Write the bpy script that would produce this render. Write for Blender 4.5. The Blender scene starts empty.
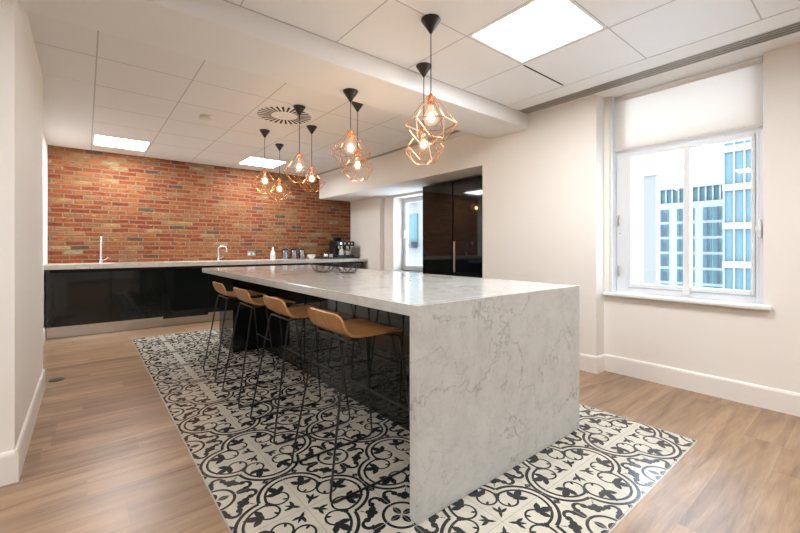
import bpy, bmesh, math, random
from mathutils import Vector, Matrix
random.seed(7)
PI = math.pi
SC = bpy.context.scene
COL = SC.collection

# ------------------------------------------------------------------ camera
cam_d = bpy.data.cameras.new('camera')
cam = bpy.data.objects.new('camera', cam_d)
COL.objects.link(cam)
cam.location = (0, 0, 1.15)
cam.rotation_euler = (math.radians(90), 0, -math.radians(90 - 51.06))
cam_d.sensor_width = 36
cam_d.lens = 36 * 389.5 / 800
cam_d.shift_y = -19 / 800
cam_d.clip_start = 0.02
cam_d.clip_end = 500
SC.camera = cam

# ------------------------------------------------------------------ world and exposure
world = bpy.data.worlds.new('overcast_sky')
SC.world = world
world.use_nodes = True
bg = world.node_tree.nodes['Background']
bg.inputs['Color'].default_value = (0.74, 0.87, 1.0, 1)
bg.inputs['Strength'].default_value = 5.2
SC.view_settings.view_transform = 'Standard'
SC.view_settings.look = 'None'
SC.view_settings.gamma = 1
SC.view_settings.use_curve_mapping = False
SC.view_settings.exposure = 0.72
SC.cycles.use_denoising = True
SC.cycles.sample_clamp_indirect = 6
SC.cycles.max_bounces = 10
SC.cycles.diffuse_bounces = 6
SC.cycles.glossy_bounces = 5
SC.cycles.transparent_max_bounces = 16
SC.cycles.caustics_reflective = False
SC.cycles.caustics_refractive = False
PANEL_LIGHT = 25.0
BULB_LIGHT = 62.0


# ------------------------------------------------------------------ helpers
def obj(name, bm, m=None, parent=None, smooth=False):
    me = bpy.data.meshes.new(name)
    bmesh.ops.recalc_face_normals(bm, faces=bm.faces)
    bm.to_mesh(me)
    bm.free()
    if m is not None:
        for x in (m if isinstance(m, (list, tuple)) else [m]):
            me.materials.append(x)
    if smooth:
        me.polygons.foreach_set('use_smooth', [True] * len(me.polygons))
        me.update()
        try:
            me.set_sharp_from_angle(angle=math.radians(40))
        except Exception:
            pass
    o = bpy.data.objects.new(name, me)
    COL.objects.link(o)
    if parent is not None:
        o.parent = parent
    return o


def thing(name, label, cat, loc=(0, 0, 0), rz=0, group=None):
    o = bpy.data.objects.new(name, None)
    o.empty_display_size = 0.1
    COL.objects.link(o)
    o.location = loc
    o.rotation_euler = (0, 0, rz)
    return tag(o, label, cat, group)


def tag(o, label, cat, group=None):
    o['label'] = label
    o['category'] = cat
    if group:
        o['group'] = group
    return o


def struct(name, bm, m, smooth=False):
    o = obj(name, bm, m, smooth=smooth)
    o['kind'] = 'structure'
    return o


def dup(root, loc, label, rz=None, group=None):
    r = root.copy()
    COL.objects.link(r)
    r.location = loc
    if rz is not None:
        r.rotation_euler = (0, 0, rz)
    r['label'] = label
    if group:
        r['group'] = group
    for ch in list(root.children):
        c = ch.copy()
        COL.objects.link(c)
        c.parent = r
        for g in list(ch.children):
            d = g.copy()
            COL.objects.link(d)
            d.parent = c
    return r


def B():
    return bmesh.new()


def box(bm, x0, x1, y0, y1, z0, z1, bev=0.0, seg=1, mi=0):
    r = bmesh.ops.create_cube(bm, size=1)
    vs = r['verts']
    for v in vs:
        v.co.x = x0 + (v.co.x + .5) * (x1 - x0)
        v.co.y = y0 + (v.co.y + .5) * (y1 - y0)
        v.co.z = z0 + (v.co.z + .5) * (z1 - z0)
    fs = set(f for v in vs for f in v.link_faces)
    for f in fs:
        f.material_index = mi
    if bev > 0:
        es = list(set(e for v in vs for e in v.link_edges))
        bmesh.ops.bevel(bm, geom=es, offset=bev, segments=seg, profile=.5, affect='EDGES')
    return bm


def tube(bm, pts, r, n=8, closed=False, cap=True):
    pts = [Vector(p) for p in pts]
    rings = []
    N = len(pts)
    prev = None
    for i, p in enumerate(pts):
        if closed:
            t = (pts[(i + 1) % N] - pts[i - 1]).normalized()
        elif i == 0:
            t = (pts[1] - p).normalized()
        elif i == N - 1:
            t = (p - pts[-2]).normalized()
        else:
            t = ((pts[i + 1] - p).normalized() + (p - pts[i - 1]).normalized()).normalized()
        if prev is None:
            a = Vector((0, 0, 1)) if abs(t.z) < .9 else Vector((1, 0, 0))
            u = t.cross(a).normalized()
        else:
            u = (prev - t * prev.dot(t)).normalized()
        prev = u
        w = t.cross(u)
        rr = r[i] if isinstance(r, (list, tuple)) else r
        rings.append([bm.verts.new(p + (u * math.cos(2 * PI * k / n) + w * math.sin(2 * PI * k / n)) * rr) for k in range(n)])
    M = N if closed else N - 1
    for i in range(M):
        a, b = rings[i], rings[(i + 1) % N]
        for k in range(n):
            bm.faces.new((a[k], a[(k + 1) % n], b[(k + 1) % n], b[k]))
    if cap and not closed:
        bm.faces.new(rings[0])
        bm.faces.new(rings[-1][::-1])
    return bm


def fillet(pts, r, n=5):
    """round the inner corners of a polyline"""
    pts = [Vector(p) for p in pts]
    out = [pts[0]]
    for i in range(1, len(pts) - 1):
        p, a, b = pts[i], pts[i - 1], pts[i + 1]
        d1 = (a - p)
        d2 = (b - p)
        k = min(r, d1.length * .45, d2.length * .45)
        q1 = p + d1.normalized() * k
        q2 = p + d2.normalized() * k
        for j in range(n + 1):
            t = j / n
            out.append(q1 * (1 - t) ** 2 + p * 2 * t * (1 - t) + q2 * t * t)
    out.append(pts[-1])
    return out


def lathe(bm, prof, n=24, c=(0, 0, 0)):
    """prof: list of (r, z); r = 0 at the ends closes the shape"""
    rings = []
    for r, z in prof:
        if r < 1e-6:
            rings.append([bm.verts.new((c[0], c[1], c[2] + z))])
        else:
            rings.append([bm.verts.new((c[0] + r * math.cos(2 * PI * k / n), c[1] + r * math.sin(2 * PI * k / n), c[2] + z)) for k in range(n)])
    for a, b in zip(rings[:-1], rings[1:]):
        if len(a) == 1 and len(b) == 1:
            continue
        for k in range(n):
            if len(a) == 1:
                bm.faces.new((a[0], b[(k + 1) % n], b[k]))
            elif len(b) == 1:
                bm.faces.new((a[k], a[(k + 1) % n], b[0]))
            else:
                bm.faces.new((a[k], a[(k + 1) % n], b[(k + 1) % n], b[k]))
    return bm


# ------------------------------------------------------------------ materials
def new_mat(name):
    m = bpy.data.materials.new(name)
    m.use_nodes = True
    nt = m.node_tree
    return m, nt, nt.nodes, nt.links, nt.nodes['Principled BSDF']


def pmat(name, col, rough=.5, metal=0.0, spec=.5, coat=0.0, emis=None, es=0.0, noise=0.0, nscale=20, bump=0.0, bscale=200):
    m, nt, N, L, b = new_mat(name)
    b.inputs['Base Color'].default_value = (*col, 1)
    b.inputs['Roughness'].default_value = rough
    b.inputs['Metallic'].default_value = metal
    b.inputs['Specular IOR Level'].default_value = spec
    b.inputs['Coat Weight'].default_value = coat
    if emis:
        b.inputs['Emission Color'].default_value = (*emis, 1)
        b.inputs['Emission Strength'].default_value = es
    tc = N.new('ShaderNodeTexCoord')
    if noise > 0:
        n = N.new('ShaderNodeTexNoise')
        n.inputs['Scale'].default_value = nscale
        n.inputs['Detail'].default_value = 4
        L.new(tc.outputs['Object'], n.inputs['Vector'])
        mx = N.new('ShaderNodeMix')
        mx.data_type = 'RGBA'
        mx.inputs['A'].default_value = (*[c * (1 - noise) for c in col], 1)
        mx.inputs['B'].default_value = (*[min(1, c * (1 + noise)) for c in col], 1)
        L.new(n.outputs['Fac'], mx.inputs['Factor'])
        L.new(mx.outputs['Result'], b.inputs['Base Color'])
    if bump > 0:
        n2 = N.new('ShaderNodeTexNoise')
        n2.inputs['Scale'].default_value = bscale
        L.new(tc.outputs['Object'], n2.inputs['Vector'])
        bp = N.new('ShaderNodeBump')
        bp.inputs['Strength'].default_value = bump
        bp.inputs['Distance'].default_value = .002
        L.new(n2.outputs['Fac'], bp.inputs['Height'])
        L.new(bp.outputs['Normal'], b.inputs['Normal'])
    return m


def M2(N, L, op, a, b=None, c=None):
    n = N.new('ShaderNodeMath')
    n.operation = op
    for i, v in enumerate((a, b, c)):
        if v is None:
            continue
        if isinstance(v, (int, float)):
            n.inputs[i].default_value = v
        else:
            L.new(v, n.inputs[i])
    return n.outputs[0]


def ramp(N, L, fac, stops, interp='LINEAR'):
    r = N.new('ShaderNodeValToRGB')
    r.color_ramp.interpolation = interp
    e = r.color_ramp.elements
    while len(e) < len(stops):
        e.new(.5)
    for i, (p, c) in enumerate(stops):
        e[i].position = p
        e[i].color = (*c, 1) if len(c) == 3 else c
    L.new(fac, r.inputs['Fac'])
    return r.outputs['Color']


def mix(N, L, fac, a, b, mode='MIX'):
    n = N.new('ShaderNodeMix')
    n.data_type = 'RGBA'
    n.blend_type = mode
    for k, v in (('Factor', fac), ('A', a), ('B', b)):
        if isinstance(v, (int, float)):
            n.inputs[k].default_value = v
        elif isinstance(v, tuple):
            n.inputs[k].default_value = (*v, 1)
        else:
            L.new(v, n.inputs[k])
    return n.outputs['Result']


def brick_mat():
    m, nt, N, L, b = new_mat('old_brick')
    tc = N.new('ShaderNodeTexCoord')
    # wobble so that the courses are hand laid
    nz = N.new('ShaderNodeTexNoise')
    nz.inputs['Scale'].default_value = 5
    nz.inputs['Detail'].default_value = 3
    L.new(tc.outputs['Object'], nz.inputs['Vector'])
    nf = N.new('ShaderNodeTexNoise')
    nf.inputs['Scale'].default_value = 45
    nf.inputs['Detail'].default_value = 4
    L.new(tc.outputs['Object'], nf.inputs['Vector'])
    s = N.new('ShaderNodeSeparateXYZ')
    L.new(tc.outputs['Object'], s.inputs[0])
    wob = M2(N, L, 'MULTIPLY', M2(N, L, 'SUBTRACT', nz.outputs['Fac'], .5), .022)
    wob2 = M2(N, L, 'MULTIPLY', M2(N, L, 'SUBTRACT', nf.outputs['Fac'], .5), .020)
    z = M2(N, L, 'ADD', M2(N, L, 'ADD', s.outputs['Z'], wob), wob2)
    v = M2(N, L, 'DIVIDE', z, .0655)
    row = M2(N, L, 'FLOOR', v)
    fv = M2(N, L, 'SUBTRACT', v, row)
    wn = N.new('ShaderNodeTexWhiteNoise')
    wn.noise_dimensions = '1D'
    L.new(row, wn.inputs['W'])
    off = M2(N, L, 'ADD', M2(N, L, 'MULTIPLY', M2(N, L, 'MODULO', row, 2), .5), M2(N, L, 'MULTIPLY', wn.outputs['Value'], .3))
    u = M2(N, L, 'ADD', M2(N, L, 'DIVIDE', M2(N, L, 'ADD', s.outputs['X'], wob2), .214), off)
    cl = M2(N, L, 'FLOOR', u)
    fu = M2(N, L, 'SUBTRACT', u, cl)
    cb = N.new('ShaderNodeCombineXYZ')
    L.new(cl, cb.inputs[0])
    L.new(row, cb.inputs[1])
    w2 = N.new('ShaderNodeTexWhiteNoise')
    w2.noise_dimensions = '2D'
    L.new(cb.outputs[0], w2.inputs['Vector'])
    sp = N.new('ShaderNodeSeparateColor')
    L.new(w2.outputs['Color'], sp.inputs[0])
    base = ramp(N, L, w2.outputs['Value'], [
        (0.0, (.10, .065, .05)), (.03, (.15, .06, .038)), (.05, (.22, .042, .017)), (.28, (.26, .058, .021)), (.50, (.29, .082, .028)),
        (.70, (.31, .11, .042)), (.82, (.26, .105, .052)), (.92, (.31, .14, .060)), (.975, (.35, .19, .08)), (1.0, (.33, .24, .16))])
    # mottling inside each brick
    np_ = N.new('ShaderNodeTexNoise')
    np_.inputs['Scale'].default_value = 22
    np_.inputs['Detail'].default_value = 6
    np_.inputs['Roughness'].default_value = .7
    mp = N.new('ShaderNodeMapping')
    mp.inputs['Scale'].default_value = (.7, 1, 2.2)
    L.new(tc.outputs['Object'], mp.inputs['Vector'])
    L.new(mp.outputs[0], np_.inputs['Vector'])
    blot = ramp(N, L, np_.outputs['Fac'], [(.30, (.36, .38, .40)), (.48, (.88, .88, .86)), (.68, (1.15, 1.35, 1.4))])
    colr = mix(N, L, .8, base, blot, 'MULTIPLY')
    lime = ramp(N, L, np_.outputs['Fac'], [(.60, (0, 0, 0)), (.70, (1, 1, 1))])
    lf = M2(N, L, 'MULTIPLY', lime, M2(N, L, 'MULTIPLY', M2(N, L, 'GREATER_THAN', sp.outputs[1], .5), .7))
    colr = mix(N, L, lf, colr, (.56, .42, .29))
    # mortar mask: distance to joint
    du = M2(N, L, 'MULTIPLY', M2(N, L, 'MINIMUM', fu, M2(N, L, 'SUBTRACT', 1, fu)), .214)
    dv = M2(N, L, 'MULTIPLY', M2(N, L, 'MINIMUM', fv, M2(N, L, 'SUBTRACT', 1, fv)), .0655)
    d = M2(N, L, 'ADD', M2(N, L, 'MINIMUM', du, dv), M2(N, L, 'MULTIPLY', M2(N, L, 'SUBTRACT', np_.outputs['Fac'], .5), .026))
    d = M2(N, L, 'ADD', d, M2(N, L, 'MULTIPLY', M2(N, L, 'SUBTRACT', nf.outputs['Fac'], .5), .012))
    mr = N.new('ShaderNodeMapRange')
    mr.inputs['From Min'].default_value = .0040
    mr.inputs['From Max'].default_value = .0125
    L.new(d, mr.inputs['Value'])
    mcol = mix(N, L, nf.outputs['Fac'], (.155, .115, .068), (.28, .21, .13))
    fin = mix(N, L, mr.outputs[0], mcol, colr)
    L.new(fin, b.inputs['Base Color'])
    b.inputs['Roughness'].default_value = .9
    b.inputs['Specular IOR Level'].default_value = .2
    h = M2(N, L, 'ADD', mr.outputs[0], M2(N, L, 'MULTIPLY', np_.outputs['Fac'], .6))
    bp = N.new('ShaderNodeBump')
    bp.inputs['Strength'].default_value = .9
    bp.inputs['Distance'].default_value = .008
    L.new(h, bp.inputs['Height'])
    L.new(bp.outputs[0], b.inputs['Normal'])
    return m


def wood_floor_mat():
    m, nt, N, L, b = new_mat('oak_planks')
    tc = N.new('ShaderNodeTexCoord')
    s = N.new('ShaderNodeSeparateXYZ')
    L.new(tc.outputs['Object'], s.inputs[0])
    pw, pl = .178, 1.22
    v = M2(N, L, 'DIVIDE', s.outputs['Y'], pw)
    row = M2(N, L, 'FLOOR', v)
    fv = M2(N, L, 'SUBTRACT', v, row)
    wn = N.new('ShaderNodeTexWhiteNoise')
    wn.noise_dimensions = '1D'
    L.new(row, wn.inputs['W'])
    u = M2(N, L, 'ADD', M2(N, L, 'DIVIDE', s.outputs['X'], pl), M2(N, L, 'MULTIPLY', wn.outputs['Value'], 5))
    cl = M2(N, L, 'FLOOR', u)
    fu = M2(N, L, 'SUBTRACT', u, cl)
    cb = N.new('ShaderNodeCombineXYZ')
    L.new(cl, cb.inputs[0])
    L.new(row, cb.inputs[1])
    w2 = N.new('ShaderNodeTexWhiteNoise')
    w2.noise_dimensions = '2D'
    L.new(cb.outputs[0], w2.inputs['Vector'])
    # grain: stretched noise, shifted per plank
    sh = N.new('ShaderNodeVectorMath')
    sh.operation = 'SCALE'
    sh.inputs['Scale'].default_value = 7
    L.new(w2.outputs['Color'], sh.inputs[0])
    ad = N.new('ShaderNodeVectorMath')
    L.new(tc.outputs['Object'], ad.inputs[0])
    L.new(sh.outputs[0], ad.inputs[1])
    mp = N.new('ShaderNodeMapping')
    mp.inputs['Scale'].default_value = (.9, 9, 1)
    L.new(ad.outputs[0], mp.inputs[0])
    n1 = N.new('ShaderNodeTexNoise')
    n1.inputs['Scale'].default_value = 1.6
    n1.inputs['Detail'].default_value = 6
    n1.inputs['Roughness'].default_value = .62
    n1.inputs['Distortion'].default_value = .6
    L.new(mp.outputs[0], n1.inputs['Vector'])
    mp2 = N.new('ShaderNodeMapping')
    mp2.inputs['Scale'].default_value = (3, 60, 1)
    L.new(ad.outputs[0], mp2.inputs[0])
    n2 = N.new('ShaderNodeTexNoise')
    n2.inputs['Scale'].default_value = 3
    n2.inputs['Detail'].default_value = 3
    L.new(mp2.outputs[0], n2.inputs['Vector'])
    c1 = ramp(N, L, n1.outputs['Fac'], [(.30, (.17, .098, .054)), (.44, (.29, .18, .105)), (.58, (.38, .25, .15)), (.72, (.46, .32, .20))])
    tone = ramp(N, L, w2.outputs['Value'], [(0, (.84, .83, .82)), (1, (1.12, 1.10, 1.08))])
    c2 = mix(N, L, 1.0, c1, tone, 'MULTIPLY')
    fine = ramp(N, L, n2.outputs['Fac'], [(.3, (.88, .87, .86)), (.7, (1.08, 1.08, 1.08))])
    c3 = mix(N, L, .8, c2, fine, 'MULTIPLY')
    du = M2(N, L, 'MULTIPLY', M2(N, L, 'MINIMUM', fu, M2(N, L, 'SUBTRACT', 1, fu)), pl)
    dv = M2(N, L, 'MULTIPLY', M2(N, L, 'MINIMUM', fv, M2(N, L, 'SUBTRACT', 1, fv)), pw)
    d = M2(N, L, 'MINIMUM', du, dv)
    g = M2(N, L, 'LESS_THAN', d, .0011)
    c4 = mix(N, L, M2(N, L, 'MULTIPLY', g, .45), c3, (.16, .10, .06))
    L.new(c4, b.inputs['Base Color'])
    rr = N.new('ShaderNodeMapRange')
    rr.inputs['To Min'].default_value = .27
    rr.inputs['To Max'].default_value = .40
    b.inputs['Specular IOR Level'].default_value = .6
    L.new(n1.outputs['Fac'], rr.inputs['Value'])
    L.new(rr.outputs[0], b.inputs['Roughness'])
    bp = N.new('ShaderNodeBump')
    bp.inputs['Strength'].default_value = .25
    bp.inputs['Distance'].default_value = .001
    L.new(M2(N, L, 'SUBTRACT', n2.outputs['Fac'], g), bp.inputs['Height'])
    L.new(bp.outputs[0], b.inputs['Normal'])
    return m


def marble_mat(name, base=(.60, .595, .57), rough=.12):
    m, nt, N, L, b = new_mat(name)
    tc = N.new('ShaderNodeTexCoord')
    w = N.new('ShaderNodeTexNoise')
    w.inputs['Scale'].default_value = 2.2
    w.inputs['Detail'].default_value = 7
    w.inputs['Roughness'].default_value = .6
    L.new(tc.outputs['Object'], w.inputs['Vector'])
    sc = N.new('ShaderNodeVectorMath')
    sc.operation = 'SCALE'
    sc.inputs['Scale'].default_value = .28
    L.new(w.outputs['Color'], sc.inputs[0])
    ad = N.new('ShaderNodeVectorMath')
    L.new(tc.outputs['Object'], ad.inputs[0])
    L.new(sc.outputs[0], ad.inputs[1])

    def veins(scale, wid):
        n = N.new('ShaderNodeTexNoise')
        n.inputs['Scale'].default_value = scale
        n.inputs['Detail'].default_value = 5
        n.inputs['Roughness'].default_value = .55
        L.new(ad.outputs[0], n.inputs['Vector'])
        a = M2(N, L, 'ABSOLUTE', M2(N, L, 'SUBTRACT', n.outputs['Fac'], .5))
        mr = N.new('ShaderNodeMapRange')
        mr.inputs['From Min'].default_value = 0
        mr.inputs['From Max'].default_value = wid
        mr.inputs['To Min'].default_value = 1
        mr.inputs['To Max'].default_value = 0
        L.new(a, mr.inputs['Value'])
        return mr.outputs[0]
    n3 = N.new('ShaderNodeTexNoise')
    n3.inputs['Scale'].default_value = 3.5
    n3.inputs['Detail'].default_value = 2
    L.new(tc.outputs['Object'], n3.inputs['Vector'])
    msk = ramp(N, L, n3.outputs['Fac'], [(.36, (0, 0, 0)), (.56, (1, 1, 1))])
    v1 = M2(N, L, 'MULTIPLY', veins(3.0, .011), msk)
    v2 = M2(N, L, 'MULTIPLY', veins(8.5, .022), .20)
    cloud = N.new('ShaderNodeTexNoise')
    cloud.inputs['Scale'].default_value = 9
    cloud.inputs['Detail'].default_value = 8
    cloud.inputs['Roughness'].default_value = .7
    L.new(ad.outputs[0], cloud.inputs['Vector'])
    cc = ramp(N, L, cloud.outputs['Fac'], [(.30, tuple(c * .88 for c in base)), (.5, base), (.70, tuple(min(1, c * 1.07) for c in base))])
    f = M2(N, L, 'MINIMUM', M2(N, L, 'ADD', M2(N, L, 'MULTIPLY', v1, .6), v2), .8)
    c = mix(N, L, f, cc, (.27, .265, .25))
    L.new(c, b.inputs['Base Color'])
    b.inputs['Roughness'].default_value = rough
    return m


def tile_mat(name, col, grout, rough=.20):
    m, nt, N, L, b = new_mat(name)
    tc = N.new('ShaderNodeTexCoord')
    s = N.new('ShaderNodeSeparateXYZ')
    L.new(tc.outputs['Object'], s.inputs[0])
    ds = []
    for ax, o in (('X', .46), ('Y', .70)):
        f = M2(N, L, 'FRACT', M2(N, L, 'ADD', M2(N, L, 'DIVIDE', M2(N, L, 'SUBTRACT', s.outputs[ax], o), .3), 20))
        ds.append(M2(N, L, 'MINIMUM', f, M2(N, L, 'SUBTRACT', 1, f)))
    g = M2(N, L, 'LESS_THAN', M2(N, L, 'MINIMUM', *ds), .0045)
    n = N.new('ShaderNodeTexNoise')
    n.inputs['Scale'].default_value = 14
    n.inputs['Detail'].default_value = 5
    L.new(tc.outputs['Object'], n.inputs['Vector'])
    c = ramp(N, L, n.outputs['Fac'], [(.3, tuple(x * .92 for x in col)), (.7, tuple(min(1, x * 1.05) for x in col))])
    c = mix(N, L, g, c, grout)
    L.new(c, b.inputs['Base Color'])
    b.inputs['Specular IOR Level'].default_value = .6
    b.inputs['Roughness'].default_value = rough
    return m


def ply_mat():
    m, nt, N, L, b = new_mat('oak_veneer')
    tc = N.new('ShaderNodeTexCoord')
    mp = N.new('ShaderNodeMapping')
    mp.inputs['Scale'].default_value = (2.0, 26, 2.0)
    L.new(tc.outputs['Object'], mp.inputs[0])
    n = N.new('ShaderNodeTexNoise')
    n.inputs['Scale'].default_value = 3
    n.inputs['Detail'].default_value = 5
    n.inputs['Distortion'].default_value = .4
    L.new(mp.outputs[0], n.inputs['Vector'])
    c = ramp(N, L, n.outputs['Fac'], [(.3, (.28, .12, .036)), (.5, (.38, .18, .057)), (.7, (.45, .235, .082))])
    L.new(c, b.inputs['Base Color'])
    b.inputs['Roughness'].default_value = .38
    return m


def glass_mat(name, tint=(1, 1, 1), rough=0.0, fres=1.45, emis=0.0, ecol=(1, .6, .3)):
    m, nt, N, L, b = new_mat(name)
    N.remove(b)
    out = N['Material Output']
    t = N.new('ShaderNodeBsdfTransparent')
    t.inputs['Color'].default_value = (*tint, 1)
    g = N.new('ShaderNodeBsdfGlossy')
    g.inputs['Roughness'].default_value = rough
    fr = N.new('ShaderNodeFresnel')
    fr.inputs['IOR'].default_value = fres
    mx = N.new('ShaderNodeMixShader')
    geo = N.new('ShaderNodeNewGeometry')
    L.new(M2(N, L, 'MULTIPLY', fr.outputs[0], M2(N, L, 'SUBTRACT', 1, geo.outputs['Backfacing'])), mx.inputs[0])
    L.new(t.outputs[0], mx.inputs[1])
    L.new(g.outputs[0], mx.inputs[2])
    last = mx.outputs[0]
    if emis > 0:
        e = N.new('ShaderNodeEmission')
        e.inputs['Color'].default_value = (*ecol, 1)
        e.inputs['Strength'].default_value = emis
        a = N.new('ShaderNodeAddShader')
        L.new(last, a.inputs[0])
        L.new(e.outputs[0], a.inputs[1])
        last = a.outputs[0]
    L.new(last, out.inputs['Surface'])
    return m


def emit_mat(name, col, s):
    m, nt, N, L, b = new_mat(name)
    N.remove(b)
    e = N.new('ShaderNodeEmission')
    e.inputs['Color'].default_value = (*col, 1)
    e.inputs['Strength'].default_value = s
    L.new(e.outputs[0], N['Material Output'].inputs['Surface'])
    return m


def blind_mat():
    m, nt, N, L, b = new_mat('roller_blind_fabric')
    out = N['Material Output']
    tc = N.new('ShaderNodeTexCoord')
    w = N.new('ShaderNodeTexNoise')
    w.inputs['Scale'].default_value = 260
    L.new(tc.outputs['Object'], w.inputs['Vector'])
    c = ramp(N, L, w.outputs['Fac'], [(.3, (.84, .80, .76)), (.7, (.92, .88, .84))])
    L.new(c, b.inputs['Base Color'])
    b.inputs['Roughness'].default_value = .9
    tr = N.new('ShaderNodeBsdfTranslucent')
    L.new(c, tr.inputs['Color'])
    mx = N.new('ShaderNodeMixShader')
    mx.inputs[0].default_value = .45
    L.new(b.outputs[0], mx.inputs[1])
    L.new(tr.outputs[0], mx.inputs[2])
    L.new(mx.outputs[0], out.inputs['Surface'])
    return m


MAT = dict(
    wall=pmat('wall_paint', (.85, .815, .765), .75, noise=.012, nscale=3, bump=.08, bscale=350),
    ceil=pmat('ceiling_panel_paint', (.80, .795, .785), .5, noise=.01, nscale=4),
    plaster=pmat('ceiling_plaster', (.83, .825, .815), .7),
    gap=pmat('panel_joint', (.52, .51, .49), .8),
    skirting=pmat('skirting_gloss', (.85, .82, .78), .32),
    upvc=pmat('window_upvc', (.77, .79, .81), .3),
    brick=brick_mat(), wood=wood_floor_mat(),
    marble=marble_mat('carrara_marble', (.60, .61, .59)), quartz=marble_mat('pale_quartz', (.66, .63, .57), .2),
    tile_w=tile_mat('tile_cream', (.60, .565, .475), (.36, .34, .29)), tile_b=tile_mat('tile_black', (.022, .025, .028), (.30, .29, .26)),
    gloss=pmat('black_gloss_lacquer', (.0065, .0085, .0075), .045, spec=.55, noise=.2, nscale=2),
    matte_black=pmat('black_laminate', (.008, .008, .008), .5, noise=.2, nscale=8),
    void=pmat('shadow_gap', (.004, .004, .004), .9),
    steel=pmat('brushed_steel', (.62, .60, .57), .28, metal=1, noise=.05, nscale=60),
    chrome=pmat('chrome', (.80, .82, .85), .08, metal=1, noise=.02, nscale=30),
    rod=pmat('black_powder_coat', (.010, .010, .010), .35, noise=.2, nscale=80),
    canopy=pmat('black_canopy', (.016, .016, .015), .38, noise=.1, nscale=40),
    cord=pmat('black_flex', (.02, .018, .016), .7),
    copper=pmat('copper_wire', (.90, .42, .22), .22, metal=1, noise=.06, nscale=50),
    ply=ply_mat(),
    ledge=pmat('seat_edge_ply', (.55, .32, .15), .5, noise=.15, nscale=90),
    wglass=glass_mat('window_glass', (.97, .985, 1)),
    bulbglass=glass_mat('bulb_glass', (1, .93, .84), 0, 1.45, .16, (1, .70, .42)),
    filament=emit_mat('filament', (1, .62, .30), BULB_LIGHT),
    led=emit_mat('led_panel', (.96, .98, 1.0), PANEL_LIGHT),
    fabric=blind_mat(),
    white=pmat('white_plastic', (.80, .79, .77), .35, noise=.02),
    ceramic=pmat('white_ceramic', (.82, .80, .76), .15, noise=.02),
    dark=pmat('black_plastic', (.014, .014, .014), .3, noise=.2, nscale=30),
    slot=pmat('slot_black', (.012, .011, .010), .8),
    plenum=pmat('vent_plenum_grey', (.10, .095, .09), .8),
    alu=pmat('grille_aluminium', (.55, .53, .50), .35, metal=.6, noise=.04),
    grommet=pmat('grey_floor_box', (.06, .06, .058), .45, noise=.1, nscale=60),
    oven=pmat('black_glass_door', (.004, .005, .008), .03, spec=.6, noise=.2),
    soap=pmat('soap_white', (.70, .68, .64), .25, noise=.03),
    canister=pmat('dark_steel', (.30, .31, .33), .25, metal=1, noise=.05),
    label=pmat('label_grey', (.50, .54, .60), .4, noise=.05),
    trim=pmat('tile_edge_metal', (.50, .46, .40), .4, metal=.7, noise=.05),
)

# ------------------------------------------------------------------ room dimensions
ZC = 2.55                     # ceiling
BZ = 2.40                     # underside of the cross beam
BY0, BY1 = 2.34, 2.84         # cross beam
XW = 3.79                     # window wall
XP = 3.63                     # pier
XB = 3.68                     # bulkhead face
TX0, TX1, TY0, TY1 = .46, 2.827, .695, 5.926   # tiled area

# ---- floor: planks with a tiled inset
bm = B()
for a in ((-4.3, TX0, -4.3, 7.4), (TX1, 5.0, -4.3, 7.4), (TX0, TX1, -4.3, TY0), (TX0, TX1, TY1, 7.4)):
    box(bm, a[0], a[1], a[2], a[3], -.1, 0)
struct('floor', bm, MAT['wood'])


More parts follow.
